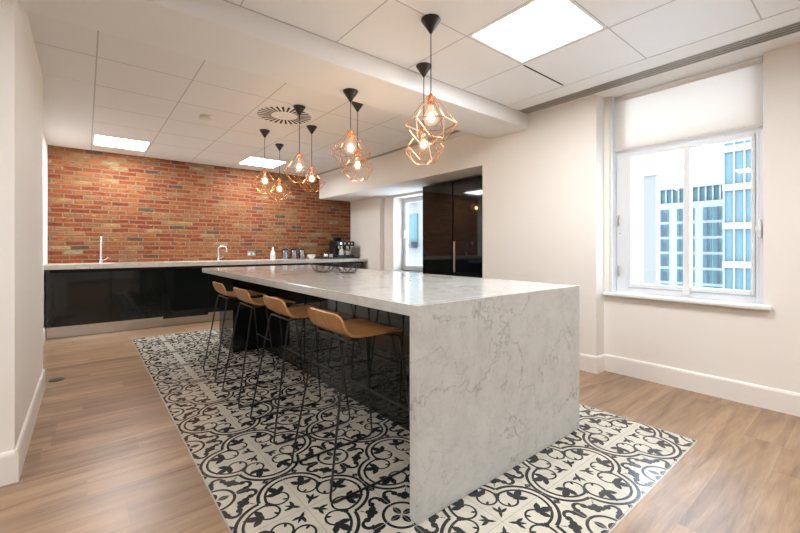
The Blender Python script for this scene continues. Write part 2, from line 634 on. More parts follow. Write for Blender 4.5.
# ---- encaustic tiles: cream base, black ornament laid in as thin inlay
def ornament():
    polys = []

    def add(p):
        polys.append([(x, y) for x, y in p])

    def arc(cx, cy, r, a0, a1, w, n=None, w1=None):
        n = n or max(3, int(abs(a1 - a0) / 9))
        w1 = w if w1 is None else w1
        for i in range(n):
            t0, t1 = i / n, (i + 1) / n
            A, C = math.radians(a0 + (a1 - a0) * t0), math.radians(a0 + (a1 - a0) * t1)
            h0, h1 = (w + (w1 - w) * t0) / 2, (w + (w1 - w) * t1) / 2
            add([(cx + (r - h0) * math.cos(A), cy + (r - h0) * math.sin(A)), (cx + (r + h0) * math.cos(A), cy + (r + h0) * math.sin(A)),
                 (cx + (r + h1) * math.cos(C), cy + (r + h1) * math.sin(C)), (cx + (r - h1) * math.cos(C), cy + (r - h1) * math.sin(C))])

    def disc(cx, cy, rx, ry=None, rot=0, n=14):
        ry = ry or rx
        c, s = math.cos(math.radians(rot)), math.sin(math.radians(rot))
        add([(cx + rx * math.cos(k * 2 * PI / n) * c - ry * math.sin(k * 2 * PI / n) * s,
              cy + rx * math.cos(k * 2 * PI / n) * s + ry * math.sin(k * 2 * PI / n) * c) for k in range(n)])

    def leaf(cx, cy, ang, ln, wd):
        c, s = math.cos(math.radians(ang)), math.sin(math.radians(ang))
        pr = [(0, 0), (.25, .38), (.55, .5), (.8, .3), (1, 0), (.8, -.3), (.55, -.5), (.25, -.38)]
        add([(cx + (a * ln) * c - (b * wd) * s, cy + (a * ln) * s + (b * wd) * c) for a, b in pr])
    # one octant, centre of the quatrefoil at the origin, cell edge at 1
    arc(.47, 0, .515, 0, 84.5, .052, 12)
    arc(.47, 0, .415, 0, 95.5, .042, 12)
    disc(.415, .415, .055, .055, 45, 4)
    # curl inside the lobe
    arc(.462, .238, .148, 108, 345, .032, 20)
    leaf(.365, .12, 62, .09, .045)
    # three-petalled flower on the curl
    leaf(.565, .185, 20, .28, .12)
    leaf(.58, .185, -36, .20, .10)
    leaf(.57, .195, 74, .20, .10)
    disc(.60, .195, .052)
    # fleur on the diagonal towards the centre
    leaf(.055, .055, 45, .26, .06)
    leaf(.13, .13, 2, .16, .055)
    # cusp stem and club
    add([(.52, .50), (.555, .545), (.64, .625), (.60, .60)])
    disc(.66, .66, .05)
    disc(.74, .64, .055)
    disc(.72, .72, .05)
    # ring with a cross
    arc(1, 1, .265, 180, 225, .045, 7)
    leaf(.985, 1, 180, .19, .105)
    # scroll on the tile edge
    disc(.985, .60, .05, .10)
    arc(.865, .53, .085, 35, -165, .07, 14, .045)
    disc(.785, .55, .05, .05)
    leaf(.79, .54, 100, .10, .05)
    # diamond near the tangent point
    disc(.99, .25, .045, .055, 0, 4)
    allp = []
    for sx in (1, -1):
        for sy in (1, -1):
            for sw in (0, 1):
                for p in polys:
                    q = [(y, x) if sw else (x, y) for x, y in p]
                    allp.append([(x * sx, y * sy) for x, y in q])
    return allp


bm = B()
box(bm, TX0, TX1, TY0, TY1, -.1, 0)
orn = ornament()
nz = 0
pz = []
for i in range(4):
    for j in range(9):
        cx, cy = .76 + .6 * i, 1.0 + .6 * j
        for k, p in enumerate(orn):
            vs = [bm.verts.new((cx + x * .3, cy + y * .3, .00030 + (k % 37) * .000008)) for x, y in p]
            f = bm.faces.new(vs)
            f.material_index = 1
for co, no in (((TX0, 0, 0), (-1, 0, 0)), ((TX1, 0, 0), (1, 0, 0)), ((0, TY0, 0), (0, -1, 0)), ((0, TY1, 0), (0, 1, 0))):
    fs = [f for f in bm.faces if f.material_index == 1]
    geom = list(set([v for f in fs for v in f.verts] + [e for f in fs for e in f.edges])) + fs
    bmesh.ops.bisect_plane(bm, geom=geom, plane_co=co, plane_no=no, clear_outer=True)
me_t = bpy.data.meshes.new('floor')
for f in bm.faces:
    f.normal_update()
    if f.material_index == 1 and f.normal.z < 0:
        f.normal_flip()
bm.to_mesh(me_t)
bm.free()
me_t.materials.append(MAT['tile_w'])
me_t.materials.append(MAT['tile_b'])
ft = bpy.data.objects.new('floor', me_t)
COL.objects.link(ft)
ft['kind'] = 'structure'
bm = B()
for a in ((TX0 - .006, TX0, TY0 - .006, TY1 + .006), (TX1, TX1 + .006, TY0 - .006, TY1 + .006), (TX0, TX1, TY0 - .006, TY0), (TX0, TX1, TY1, TY1 + .006)):
    box(bm, a[0], a[1], a[2], a[3], 0, .0012)
struct('trim_1', bm, MAT['trim'])

# ---- ceiling: metal panels on a grid with plain margins
GX = [.065 + .6325 * k for k in range(-7, 7)]
bm = B()


def panel_field(bm, xs, ys, skip=()):
    for i in range(len(xs) - 1):
        for j in range(len(ys) - 1):
            if (i, j) in skip:
                continue
            gx, gy = .0035, .0022
            box(bm, xs[i] + gx, xs[i + 1] - gx, ys[j] + gy, ys[j + 1] - gy, ZC, ZC + .003, .001, 1)


LIGHTS = []
near_y = [2.362 - .6325 * k for k in range(0, 11)][::-1]
near_x = [x for x in GX if x > -4.5 and x < 3.3]
near_x[-1] = 3.235
skip = []
for (lx, ly) in ((1.9625, 1.097), (1.9625, -1.433), (-.5675, -.8), (-1.8325, 1.097)):  # only the first panel is in view; the rest are unseen, added for brightness
    i = min(range(len(near_x)), key=lambda k: abs(near_x[k] - lx))
    j = min(range(len(near_y)), key=lambda k: abs(near_y[k] - ly))
    skip.append((i, j))
    LIGHTS.append((near_x[i], near_x[i + 1], near_y[j], near_y[j + 1]))
panel_field(bm, near_x, near_y, skip)
far_x = [x for x in GX if x >= 0.06 and x < 3.3]
far_x[-1] = 3.235
far_y = [4.25 + .6275 * k for k in range(-3, 5)] + [7.16]
far_y[0] = 2.60
skip = []
for lx in (.065, 1.9625):
    i = min(range(len(far_x)), key=lambda k: abs(far_x[k] - lx))
    j = min(range(len(far_y)), key=lambda k: abs(far_y[k] - 6.13))
    skip.append((i, j))
    LIGHTS.append((far_x[i], far_x[i + 1], far_y[j], far_y[j + 1]))
panel_field(bm, far_x, far_y, skip)
panel_field(bm, [-.5675, .065], [2.60, 2.995, 3.6225, 4.25])
struct('ceiling', bm, MAT['ceil'])
bm = B()     # dark slab over the joints
box(bm, -4.3, 5.0, -4.3, 7.4, ZC + .0305, ZC + .15)
struct('ceiling', bm, MAT['gap'])
bm = B()     # grid rails just above the panels
for xs, y0, y1 in ((near_x[1:-1], -4.3, BY0), (far_x[:-1], BY1, 7.15)):
    for x in xs:
        box(bm, x - .0045, x + .0045, y0, y1, ZC - .0006, ZC + .03)
struct('ceiling', bm, MAT['gap'])
bm = B()     # pale cross rails, a hair proud of the panels
for y in near_y[:-1] + far_y[1:-1]:
    box(bm, -4.3 if y < 4.2 else .065, 3.235, y - .004, y + .004, ZC - .0007, ZC + .0295)
struct('ceiling', bm, MAT['gap'])
bm = B()     # plain plaster margins
box(bm, 3.239, 3.44, -4.3, 7.16, ZC, ZC + .03)
box(bm, 3.60, 4.0, -4.3, BY0 + .03, ZC, ZC + .03)
box(bm, 3.44, 3.60, BY0 + .03, BY1 + .1, ZC, ZC + .03)
box(bm, 3.52, 4.0, BY1 + .1, 7.16, ZC, ZC + .03)
box(bm, -.42, .061, 4.254, 7.16, ZC, ZC + .03)
struct('ceiling', bm, MAT['plaster'])

# ---- walls
bm = B()     # near partition at the left and the set-back wall beyond
box(bm, -4.3, -.27, 2.68, 4.32, 0, ZC + .03)
box(bm, -4.3, -.40, 4.32, 7.4, 0, ZC + .03)
struct('wall_left', bm, MAT['wall'])
bm = B()
box(bm, -.40, 4.84, 7.155, 7.4, 0, ZC + .03)
struct('wall_far', bm, MAT['brick'])
WY0, WY1, WZ0 = .533, 1.592, .705      # window opening in the right wall
V0, V1, VZ0, VZ1 = 4.62, 5.785, .725, 2.085
bm = B()
box(bm, XW, 4.1, -4.3, WY0, 0, ZC + .03)
box(bm, XW, 4.1, WY0, WY1, 0, WZ0)
box(bm, XW, 4.1, WY1, 1.64, 0, ZC + .03)
box(bm, XP, 4.75, 1.64, 2.95, 0, ZC + .03)         # pier
box(bm, 4.72, 5.0, 2.95, V0, 0, ZC + .03)           # behind the tall units
box(bm, 4.52, 4.84, V0, V1, 0, VZ0)
box(bm, 4.52, 4.84, V0, V1, VZ1, ZC)
box(bm, 4.52, 4.84, V1, 6.09, 0, ZC)
box(bm, 4.42, 4.84, 6.09, 7.155, 0, ZC)
struct('wall_right', bm, MAT['wall'])
bm = B()
box(bm, -4.3, 4.1, -4.5, -4.3, 0, ZC + .03)
struct('wall_back', bm, MAT['wall'])
bm = B()
box(bm, -4.5, -4.3, -4.5, 2.9, 0, ZC + .03)
struct('wall_side', bm, MAT['wall'])
bm = B()
box(bm, -.27, XW, BY0, BY1, BZ, ZC + .02)           # cross beam
box(bm, -4.3, -.27, BY0, 2.68, BZ, ZC + .02)
struct('trim_2', bm, MAT['plaster'])
bm = B()
box(bm, XB, 4.72, 2.95, 7.155, 2.13, ZC + .02)      # bulkhead over the recess
struct('trim_3', bm, MAT['wall'])
bm = B()     # slim shadow gap beside the beam
box(bm, -4.3, 3.235, BY0 - .006, BY0 - .0005, ZC - .004, ZC + .02)
struct('trim_4', bm, MAT['gap'])

# ---- baseboards
def skirting(bm, x0, x1, y0, y1, face):
    """ogee-topped skirting; face = side the room is on"""
    t = .016
    h = .155
    prof = [(0, 0), (t, 0), (t, h - .018), (t * .75, h - .006), (t * .5, h), (0, h)]
    vs = []
    for d, z in prof:
        if face == '-x':
            vs.append((bm.verts.new((x0 - d, y0, z)), bm.verts.new((x0 - d, y1, z))))
        elif face == '+x':
            vs.append((bm.verts.new((x0 + d, y0, z)), bm.verts.new((x0 + d, y1, z))))
        elif face == '-y':
            vs.append((bm.verts.new((x0, y0 - d, z)), bm.verts.new((x1, y0 - d, z))))
    n = len(vs)
    for i in range(n):
        a, b = vs[i], vs[(i + 1) % n]
        bm.faces.new((a[0], b[0], b[1], a[1]))
    bm.faces.new([v[0] for v in vs])
    bm.faces.new([v[1] for v in vs][::-1])


bm = B()
skirting(bm, XW, 0, -4.3, 1.64 - .016, 0 or '-x')
skirting(bm, XP, 0, 1.64 - .016, 2.95, '-x')
skirting(bm, XP, XW, 1.64, 0, '-y')
struct('baseboard_right', bm, MAT['skirting'])
bm = B()
skirting(bm, -.27, 0, 2.68 - .016, 4.32, '+x')
skirting(bm, -4.3, -.27, 2.68, 0, '-y')
skirting(bm, -.40, 0, 4.32, 6.545, '+x')
struct('baseboard_left', bm, MAT['skirting'])


# ---- windows
def frame(bm, x0, x1, y0, y1, z0, z1, w, wb=None, bev=.004):
    wb = wb or w
    box(bm, x0, x1, y0, y0 + w, z0, z1, bev)
    box(bm, x0, x1, y1 - w, y1, z0, z1, bev)
    box(bm, x0, x1, y0 + w, y1 - w, z1 - w, z1, bev)
    box(bm, x0, x1, y0 + w, y1 - w, z0, z0 + wb, bev)


MU = 1.021   # mullion centre
GZ0, GZ1 = .822, 1.955
bm = B()
box(bm, 3.90, 3.98, 1.47, WY1 - .002, WZ0 + .03, ZC - .001, .003)
box(bm, 3.90, 3.98, WY0 + .002, .595, WZ0 + .03, ZC - .001, .003)
box(bm, 3.90, 3.98, .595, 1.47, 2.0, 2.07, .003)
box(bm, 3.90, 3.98, .595, 1.47, 2.50, ZC - .001, .003)
box(bm, 3.90, 3.98, .595, 1.47, WZ0 + .03, .785, .003)
for y0, y1 in ((.597, MU - .001), (MU + .001, 1.468)):
    frame(bm, 3.888, 3.965, y0, y1, .787, 1.998, .022, .034)
frame(bm, 3.896, 3.905, .575, 1.50, .765, 2.03, .012, .012, .002)
box(bm, 3.882, 3.97, MU - .022, MU + .022, .80, 2.0, .004)
box(bm, 3.80, 3.90, WY1 - .022, WY1 - .001, WZ0 + .03, ZC, .003)          # blind channel at the left reveal
box(bm, 3.84, 3.90, WY0 + .001, WY0 + .012, WZ0 + .03, ZC, .003)
struct('window_1', bm, MAT['upvc'])
bm = B()
box(bm, 3.925, 3.931, .60, 1.46, .79, 2.51)
o = obj('glass_pane', bm, MAT['wglass'])
o.parent = bpy.data.objects['window_1']
w1 = bpy.data.objects['window_1']
bm = B()
box(bm, 3.862, 3.884, MU - .026, MU + .026, WZ0 + .05, WZ0 + .10, .004)
o = obj('window_catch', bm, MAT['white'], w1)
bm = B()
box(bm, 3.862, 3.886, .560, .580, 1.22, 1.36, .004)
box(bm, 3.845, 3.865, .556, .590, 1.27, 1.31, .004)
obj('window_handle', bm, MAT['white'], w1)
bm = B()
for z in (.93, 1.40):
    tube(bm, [(3.89, WY1 - .045, z - .05), (3.87, WY1 - .045, z - .03), (3.865, WY1 - .045, z), (3.87, WY1 - .045, z + .03), (3.89, WY1 - .045, z + .05)], .006, 8)
lathe(bm, [(0, 0), (.009, 0), (.009, .012), (0, .012)], 12, (3.86, WY1 - .06, 1.27))
obj('window_hinge', bm, MAT['chrome'], w1)
bm = B()     # sill board
box(bm, 3.735, 3.90, WY0 - .045, WY1 + .04, WZ0, WZ0 + .03, .008, 3)
struct('trim_5', bm, MAT['upvc'], smooth=True)

bm = B()
frame(bm, 4.76, 4.83, V0, V1, VZ0, VZ1, .055, .055)
frame(bm, 4.745, 4.80, V0 + .05, V1 - .05, VZ0 + .045, VZ1 - .045, .045, .045)
w2 = struct('window_2', bm, MAT['upvc'])
bm = B()
box(bm, 4.77, 4.776, V0 + .09, V1 - .09, VZ0 + .08, VZ1 - .08)
obj('glass_pane', bm, MAT['wglass'], w2)
bm = B()
box(bm, 4.725, 4.745, V1 - .09, V1 - .07, 1.40, 1.46, .004)
box(bm, 4.70, 4.725, V1 - .092, V1 - .068, 1.33, 1.45, .005)
obj('window_handle', bm, MAT['white'], w2)
bm = B()
box(bm, 4.47, 4.76, V0 - .005, V1 + .01, VZ0 - .012, VZ0, .003)
struct('trim_6', bm, MAT['upvc'])

# ------------------------------------------------------------------ island
XI0, XI1, YI0, YI1, ZI = 1.067, 2.442, 1.207, 5.02, .909
ST = .05
t = thing('island_worktop', 'long grey-veined marble worktop with waterfall end on the tiled floor', 'worktop', (0, 0, 0))
bm = B()
R_ = .03
# slab and waterfall cut on a mitre: the slab stops at the waterfall leg
box(bm, XI0, XI1, YI0 + ST + .0005, YI1, ZI - ST, ZI, .003, 2)
obj('slab', bm, MAT['marble'], t)
bm = B()
box(bm, XI0, XI1, YI0, YI0 + ST, .002, ZI, .003, 2)
obj('waterfall_panel', bm, MAT['marble'], t)
t = thing('island_cabinet', 'black glossy cabinet body beneath the marble island worktop', 'cabinet', (0, 0, 0))
bm = B()
box(bm, 1.575, XI1 - .02, YI0 + ST + .006, YI1 - .03, .10, ZI - ST - .002, .001)
obj('body', bm, MAT['gloss'], t)
bm = B()
box(bm, 1.575, XI1 - .06, YI0 + ST + .006, YI1 - .04, .001, .10)
obj('plinth', bm, MAT['gloss'], t)
bm = B()
box(bm, 1.25, 1.5748, 4.44, YI1 - .03, .001, ZI - ST - .002, .001)
obj('end_block', bm, MAT['gloss'], t)
for y in (2.3, 3.35):
    bm = B()
    box(bm, 1.571, 1.5749, y - .0015, y + .0015, .10, ZI - ST - .01)
    obj('panel_joint', bm, MAT['void'], t)

# ------------------------------------------------------------------ back run
YF = 6.52            # door faces
ZK = .932
XE = 4.335


def base_cabinet(x0, x1, label, z0=.148, single=False, knob=False):
    t = thing('base_cabinet', label, 'cabinet', ((x0 + x1) / 2, YF, 0), 0, 'black gloss base cabinets along the brick wall')
    w = (x1 - x0) / 2
    bm = B()
    box(bm, -w, w, .024, .62, .15, ZK - .062)
    obj('body', bm, MAT['matte_black'], t)
    bm = B()
    box(bm, -w + .0015, w - .0015, 0, .02, z0, ZK - .10, .0012)
    obj('door', bm, MAT['gloss'], t)
    bm = B()
    box(bm, -w, w, .012, .0235, ZK - .10, ZK - .062)
    obj('handle_channel', bm, MAT['void'], t)
    return t


base_cabinet(-.34, .269, 'leftmost wide black gloss base cabinet, next to the left wall')
base_cabinet(.2695, .872, 'black gloss base cabinet between the leftmost one and the dishwasher front')
tdw = base_cabinet(.8725, 1.474, 'black gloss appliance front hanging lower than its neighbours, over the plinth', z0=.118)
tdw.name = 'dishwasher'
tdw['category'] = 'dishwasher'
del tdw['group']
base_cabinet(1.4745, 2.10, 'black gloss base cabinet just right of the lower appliance front, beneath the second tap')
base_cabinet(2.1005, 2.85, 'black gloss base cabinet behind the island, below the socket and canisters')
base_cabinet(2.8505, 3.59, 'black gloss base cabinet behind the island, below the white bowl')
base_cabinet(3.5905, XE - .002, 'rightmost black gloss base cabinet, below the coffee machine')
bm = B()
box(bm, -.383, -.3405, YF + .004, YF + .03, .148, ZK - .062, .001)
tag(obj('filler_panel', bm, MAT['gloss']), 'narrow black filler strip between the left wall and first base cabinet', 'panel')
bm = B()
box(bm, -.398, XE - .002, YF + .05, YF + .065, .001, .146)
tag(obj('steel_plinth', bm, MAT['steel']), 'long brushed steel plinth under the black base cabinets', 'plinth')
t = thing('counter_worktop', 'pale stone counter worktop running along the brick wall', 'worktop')
bm = B()
for a in ((-.398, .30, 6.50, 7.15), (.30, .95, 6.50, 6.60), (.30, .95, 7.0, 7.15), (.95, XE + .084, 6.50, 7.15)):
    box(bm, a[0], a[1], a[2], a[3], ZK - .06, ZK)
bmesh.ops.remove_doubles(bm, verts=bm.verts, dist=1e-5)
obj('slab', bm, MAT['quartz'], t)
bm = B()
bx = (.302, .948, 6.602, 6.998)
for a in ((bx[0], bx[0] + .01, bx[2], bx[3]), (bx[1] - .01, bx[1], bx[2], bx[3]), (bx[0], bx[1], bx[2], bx[2] + .01), (bx[0], bx[1], bx[3] - .01, bx[3])):
    box(bm, a[0], a[1], a[2], a[3], ZK - .058, ZK + .002)
box(bm, bx[0], bx[1], bx[2], bx[3], ZK - .059, ZK - .055)
obj('sink_bowl', bm, MAT['steel'], t)


def tap(x, y, h, label, reach=.20, dirx=0.0):
    t = thing('tap', label, 'tap', (x, y, ZK))
    bm = B()
    lathe(bm, [(0, 0), (.026, 0), (.026, .012), (.021, .018), (.021, .05), (.012, .056), (.012, .06), (0, .06)], 20)
    obj('tap_base', bm, MAT['chrome'], t, True)
    bm = B()
    tube(bm, fillet([(0, 0, .055), (0, 0, h), (dirx, -reach, h), (dirx, -reach, h - .10)], .06, 8), .0125, 12)
    obj('spout', bm, MAT['chrome'], t, True)
    bm = B()
    tube(bm, [(.018, 0, .035), (.05, 0, .045), (.085, 0, .075)], .006, 8)
    obj('lever', bm, MAT['chrome'], t, True)
    return t


tap(.175, 7.06, .37, 'tall chrome tap standing by the sink in front of brick wall', .2, 0)
tp = tap(1.745, 7.03, .24, 'smaller chrome tap with curved spout, halfway along the brick wall', .07, .11)

t = thing('wall_socket', 'small steel double wall socket on the brick, left of the soap bottle', 'socket', (2.33, 7.155, 1.045))
bm = B()
box(bm, -.075, .075, -.012, -.001, -.043, .043, .004, 2)
obj('plate', bm, MAT['chrome'], t)
for sx in (-1, 1):
    bm = B()
    box(bm, sx * .038 - .018, sx * .038 + .018, -.0145, -.0122, -.03, .012, .001)
    box(bm, sx * .022 - .006, sx * .022 + .006, -.0165, -.0146, .016, .03, .001)
    obj('outlet', bm, MAT['white'], t)

t = thing('soap_bottle', 'pale plastic bottle on counter, just left of the three canisters', 'bottle', (2.66, 6.98, ZK + .0005))
bm = B()
lathe(bm, [(0, 0), (.042, 0), (.045, .01), (.045, .10), (.036, .14), (.018, .165), (.016, .18), (0, .18)], 20)
obj('bottle_body', bm, MAT['soap'], t, True)
bm = B()
lathe(bm, [(0, .181), (.014, .181), (.018, .205), (.010, .225), (0, .225)], 16)
obj('cap', bm, MAT['white'], t, True)
bm = B()
lathe(bm, [(.0455, .03), (.0462, .03), (.0462, .09), (.0455, .09)], 20)
obj('bottle_label', bm, MAT['label'], t, True)

t = thing('storage_canister', 'leftmost of three steel canisters on the back counter', 'canister', (2.895, 7.0, ZK + .0005), 0, 'steel canisters on the back counter')
bm = B()
lathe(bm, [(0, 0), (.052, 0), (.054, .006), (.054, .165), (.05, .17), (0, .17)], 24)
obj('canister_body', bm, MAT['canister'], t, True)
bm = B()
lathe(bm, [(0, .1705), (.057, .1705), (.058, .188), (.052, .196), (.012, .198), (.012, .208), (0, .208)], 24)
obj('lid', bm, MAT['dark'], t, True)
dup(t, (3.07, 7.0, ZK + .0005), 'middle one of three steel canisters on the back counter')
dup(t, (3.23, 7.0, ZK + .0005), 'rightmost of three steel canisters, nearest the white bowl')
bm = B()
lathe(bm, [(0, 0), (.04, 0), (.045, .008), (.07, .04), (.082, .082), (.078, .082), (.066, .042), (.04, .013), (0, .011)], 28)
o = obj('bowl', bm, MAT['ceramic'], None, True)
o.location = (3.40, 6.93, ZK + .0005)
tag(o, 'small white bowl on counter between canisters and the black tray', 'bowl')

# tray and coffee things
t = thing('serving_tray', 'long black tray under the coffee machine and its cups', 'tray', (0, 0, ZK + .0005))
bm = B()
box(bm, 3.56, 4.33, 6.66, 7.10, 0, .012, .004)
for a in ((3.56, 4.33, 6.66, 6.672), (3.56, 4.33, 7.088, 7.10), (3.56, 3.572, 6.672, 7.088), (4.318, 4.33, 6.672, 7.088)):
    box(bm, a[0], a[1], a[2], a[3], .0122, .03)
obj('tray_body', bm, MAT['dark'], t)
ZT = ZK + .013
t = thing('coffee_machine', 'black espresso machine with bean hopper at the right end of counter', 'coffee machine', (4.06, 6.90, ZT))
bm = B()
box(bm, -.20, .20, .00, .17, .0, .33, .012, 2)
obj('body', bm, MAT['dark'], t)
bm = B()
box(bm, -.20, .20, -.16, -.001, .235, .33, .014, 2)
obj('head_unit', bm, MAT['dark'], t)
bm = B()
box(bm, -.195, .195, -.17, -.002, .0, .055, .008, 2)
obj('drip_tray', bm, MAT['dark'], t)
bm = B()
lathe(bm, [(0, .331), (.06, .331), (.07, .345), (.105, .40), (.105, .412), (.03, .42), (0, .42)], 24, (-.09, .03, 0))
obj('bean_hopper', bm, MAT['dark'], t, True)
bm = B()
lathe(bm, [(0, .16), (.034, .16), (.036, .175), (.036, .234), (0, .234)], 20, (.07, -.08, 0))
tube(bm, [(.07, -.10, .172), (.07, -.22, .165)], .011, 10)
obj('portafilter', bm, MAT['chrome'], t, True)
bm = B()
lathe(bm, [(0, .175), (.045, .175), (.055, .234), (0, .234)], 20, (-.09, -.08, 0))
obj('grinder_outlet', bm, MAT['chrome'], t, True)
bm = B()
tube(bm, [(.165, -.10, .235), (.17, -.11, .15), (.175, -.13, .08)], .006, 8)
obj('steam_wand', bm, MAT['chrome'], t, True)
for x in (-.12, -.03, .06, .13):
    bm = B()
    lathe(bm, [(0, 0), (.018, 0), (.018, .006), (0, .006)], 16, (0, 0, 0))
    for v in bm.verts:
        v.co = Vector((v.co.x + x, -.161 - v.co.z, v.co.y + .285))
    obj('dial', bm, MAT['chrome'], t, True)
t = thing('milk_jug', 'tall cream jug on the coffee machine drip tray, left side', 'jug', (3.985, 6.80, ZT + .056))
bm = B()
lathe(bm, [(0, 0), (.046, 0), (.05, .01), (.045, .07), (.032, .10), (.034, .125), (.030, .125), (.028, .10), (0, .095)], 20)
obj('jug_body', bm, MAT['ceramic'], t, True)
bm = B()
tube(bm, fillet([(.04, 0, .02), (.075, 0, .03), (.075, 0, .09), (.034, 0, .10)], .02, 4), .004, 8)
obj('handle', bm, MAT['ceramic'], t, True)
t = thing('coffee_mug', 'white mug standing under the spout of the coffee machine', 'mug', (4.13, 6.80, ZT + .056))
bm = B()
lathe(bm, [(0, 0), (.036, 0), (.042, .008), (.046, .085), (.042, .085), (.038, .012), (0, .01)], 20)
obj('mug_body', bm, MAT['ceramic'], t, True)
bm = B()
tube(bm, fillet([(.044, 0, .018), (.07, 0, .02), (.07, 0, .07), (.045, 0, .075)], .018, 4), .004, 8)
obj('handle', bm, MAT['ceramic'], t, True)
t = thing('glass_jar', 'dark-lidded jar at the left end of the black tray', 'jar', (3.665, 6.86, ZT))
bm = B()
lathe(bm, [(0, 0), (.045, 0), (.048, .008), (.048, .07), (.04, .082), (0, .082)], 20)
obj('jar_body', bm, MAT['chrome'], t, True)
bm = B()
lathe(bm, [(0, .0825), (.043, .0825), (.043, .105), (0, .105)], 20)
obj('lid', bm, MAT['dark'], t, True)
bm = B()
lathe(bm, [(0, 0), (.03, 0), (.034, .006), (.038, .075), (.034, .075), (.03, .01), (0, .008)], 20)
o = obj('cup', bm, MAT['ceramic'], None, True)
o.location = (3.775, 6.84, ZT)
tag(o, 'cream cup on the black tray between jar and coffee machine', 'cup')

# ------------------------------------------------------------------ wire bowls on the island
def wire_bowl(x, y, label, rz):
    t = thing('wire_fruit_bowl', label, 'bowl', (x, y, ZI + .0005), rz, 'black wire bowls on the island')
    n = 10
    rt, rb, h = .128, .072, .084
    top = [Vector((rt * math.cos(2 * PI * k / n), rt * math.sin(2 * PI * k / n), h)) for k in range(n)]
    mid = [Vector(((rt + rb) / 2 * 1.03 * math.cos(2 * PI * (k + .5) / n), (rt + rb) / 2 * 1.03 * math.sin(2 * PI * (k + .5) / n), h * .52)) for k in range(n)]
    bot = [Vector((rb * math.cos(2 * PI * k / n), rb * math.sin(2 * PI * k / n), .003)) for k in range(n)]
    bm = B()
    tube(bm, top, .0028, 6, closed=True)
    obj('rim', bm, MAT['rod'], t)
    bm = B()
    for k in range(n):
        tube(bm, [top[k], mid[k]], .0021, 5)
        tube(bm, [top[(k + 1) % n], mid[k]], .0021, 5)
        tube(bm, [mid[k], bot[k]], .0021, 5)
        tube(bm, [mid[k], bot[(k + 1) % n]], .0021, 5)
    obj('wire_lattice', bm, MAT['rod'], t)
    bm = B()
    tube(bm, bot, .0028, 6, closed=True)
    for k in range(n // 2):
        tube(bm, [bot[k], bot[k + n // 2]], .0021, 5)
    obj('base_ring', bm, MAT['rod'], t)


wire_bowl(1.80, 3.42, 'black geometric wire bowl on the island, left of the pair', .1)
wire_bowl(1.945, 3.20, 'black geometric wire bowl on the island, right of the pair', .4)


# ------------------------------------------------------------------ tall units
def tall_unit(y0, y1, label, split, niche):
    t = thing('tall_cabinet', label, 'cabinet', (4.10, (y0 + y1) / 2, 0), 0, 'black gloss tall units in the recess')
    w = (y1 - y0) / 2
    bm = B()
    box(bm, .021, .60, -w, w, .0, 2.10)
    obj('body', bm, MAT['matte_black'], t)
    g = .0015
    if not niche:
        for a, b in ((.10, split - .0015), (split + .0015, 2.10)):
            bm = B()
            box(bm, 0, .0205, -w + .014, w - g, a, b, .001)
            obj('door', bm, MAT['gloss'], t)
    else:
        bm = B()
        box(bm, 0, .0205, -w + g, w - .014, 1.24, 2.10, .001)
        obj('door', bm, MAT['gloss'], t)
        bm = B()
        box(bm, -.004, .0205, -w + g, w - .04, .80, 1.236, .002)
        ov = obj('oven_door', bm, MAT['oven'], t)
        bm = B()
        box(bm, -.006, -.0042, -w + .06, w - .10, .86, 1.14, .0005)
        obj('oven_window', bm, MAT['oven'], ov)
        bm = B()
        box(bm, 0, .0205, -w + g, w - .014, .10, .796, .001)
        obj('door', bm, MAT['gloss'], t)
        bm = B()
        box(bm, .002, .0205, w - .0385, w - .004, .80, 1.236)
        obj('edge_strip', bm, MAT['steel'], t)
    bm = B()
    box(bm, .05, .0205 + .05, -w, w, 0.001, .098)
    obj('plinth', bm, MAT['matte_black'], t)


tall_unit(3.8655, 4.512, 'tall black gloss cupboard with horizontal seam, beside the far window', 1.30, False)
tall_unit(3.21, 3.865, 'tall black gloss cupboard housing a dark glass oven, beside the cream pier', 1.24, True)


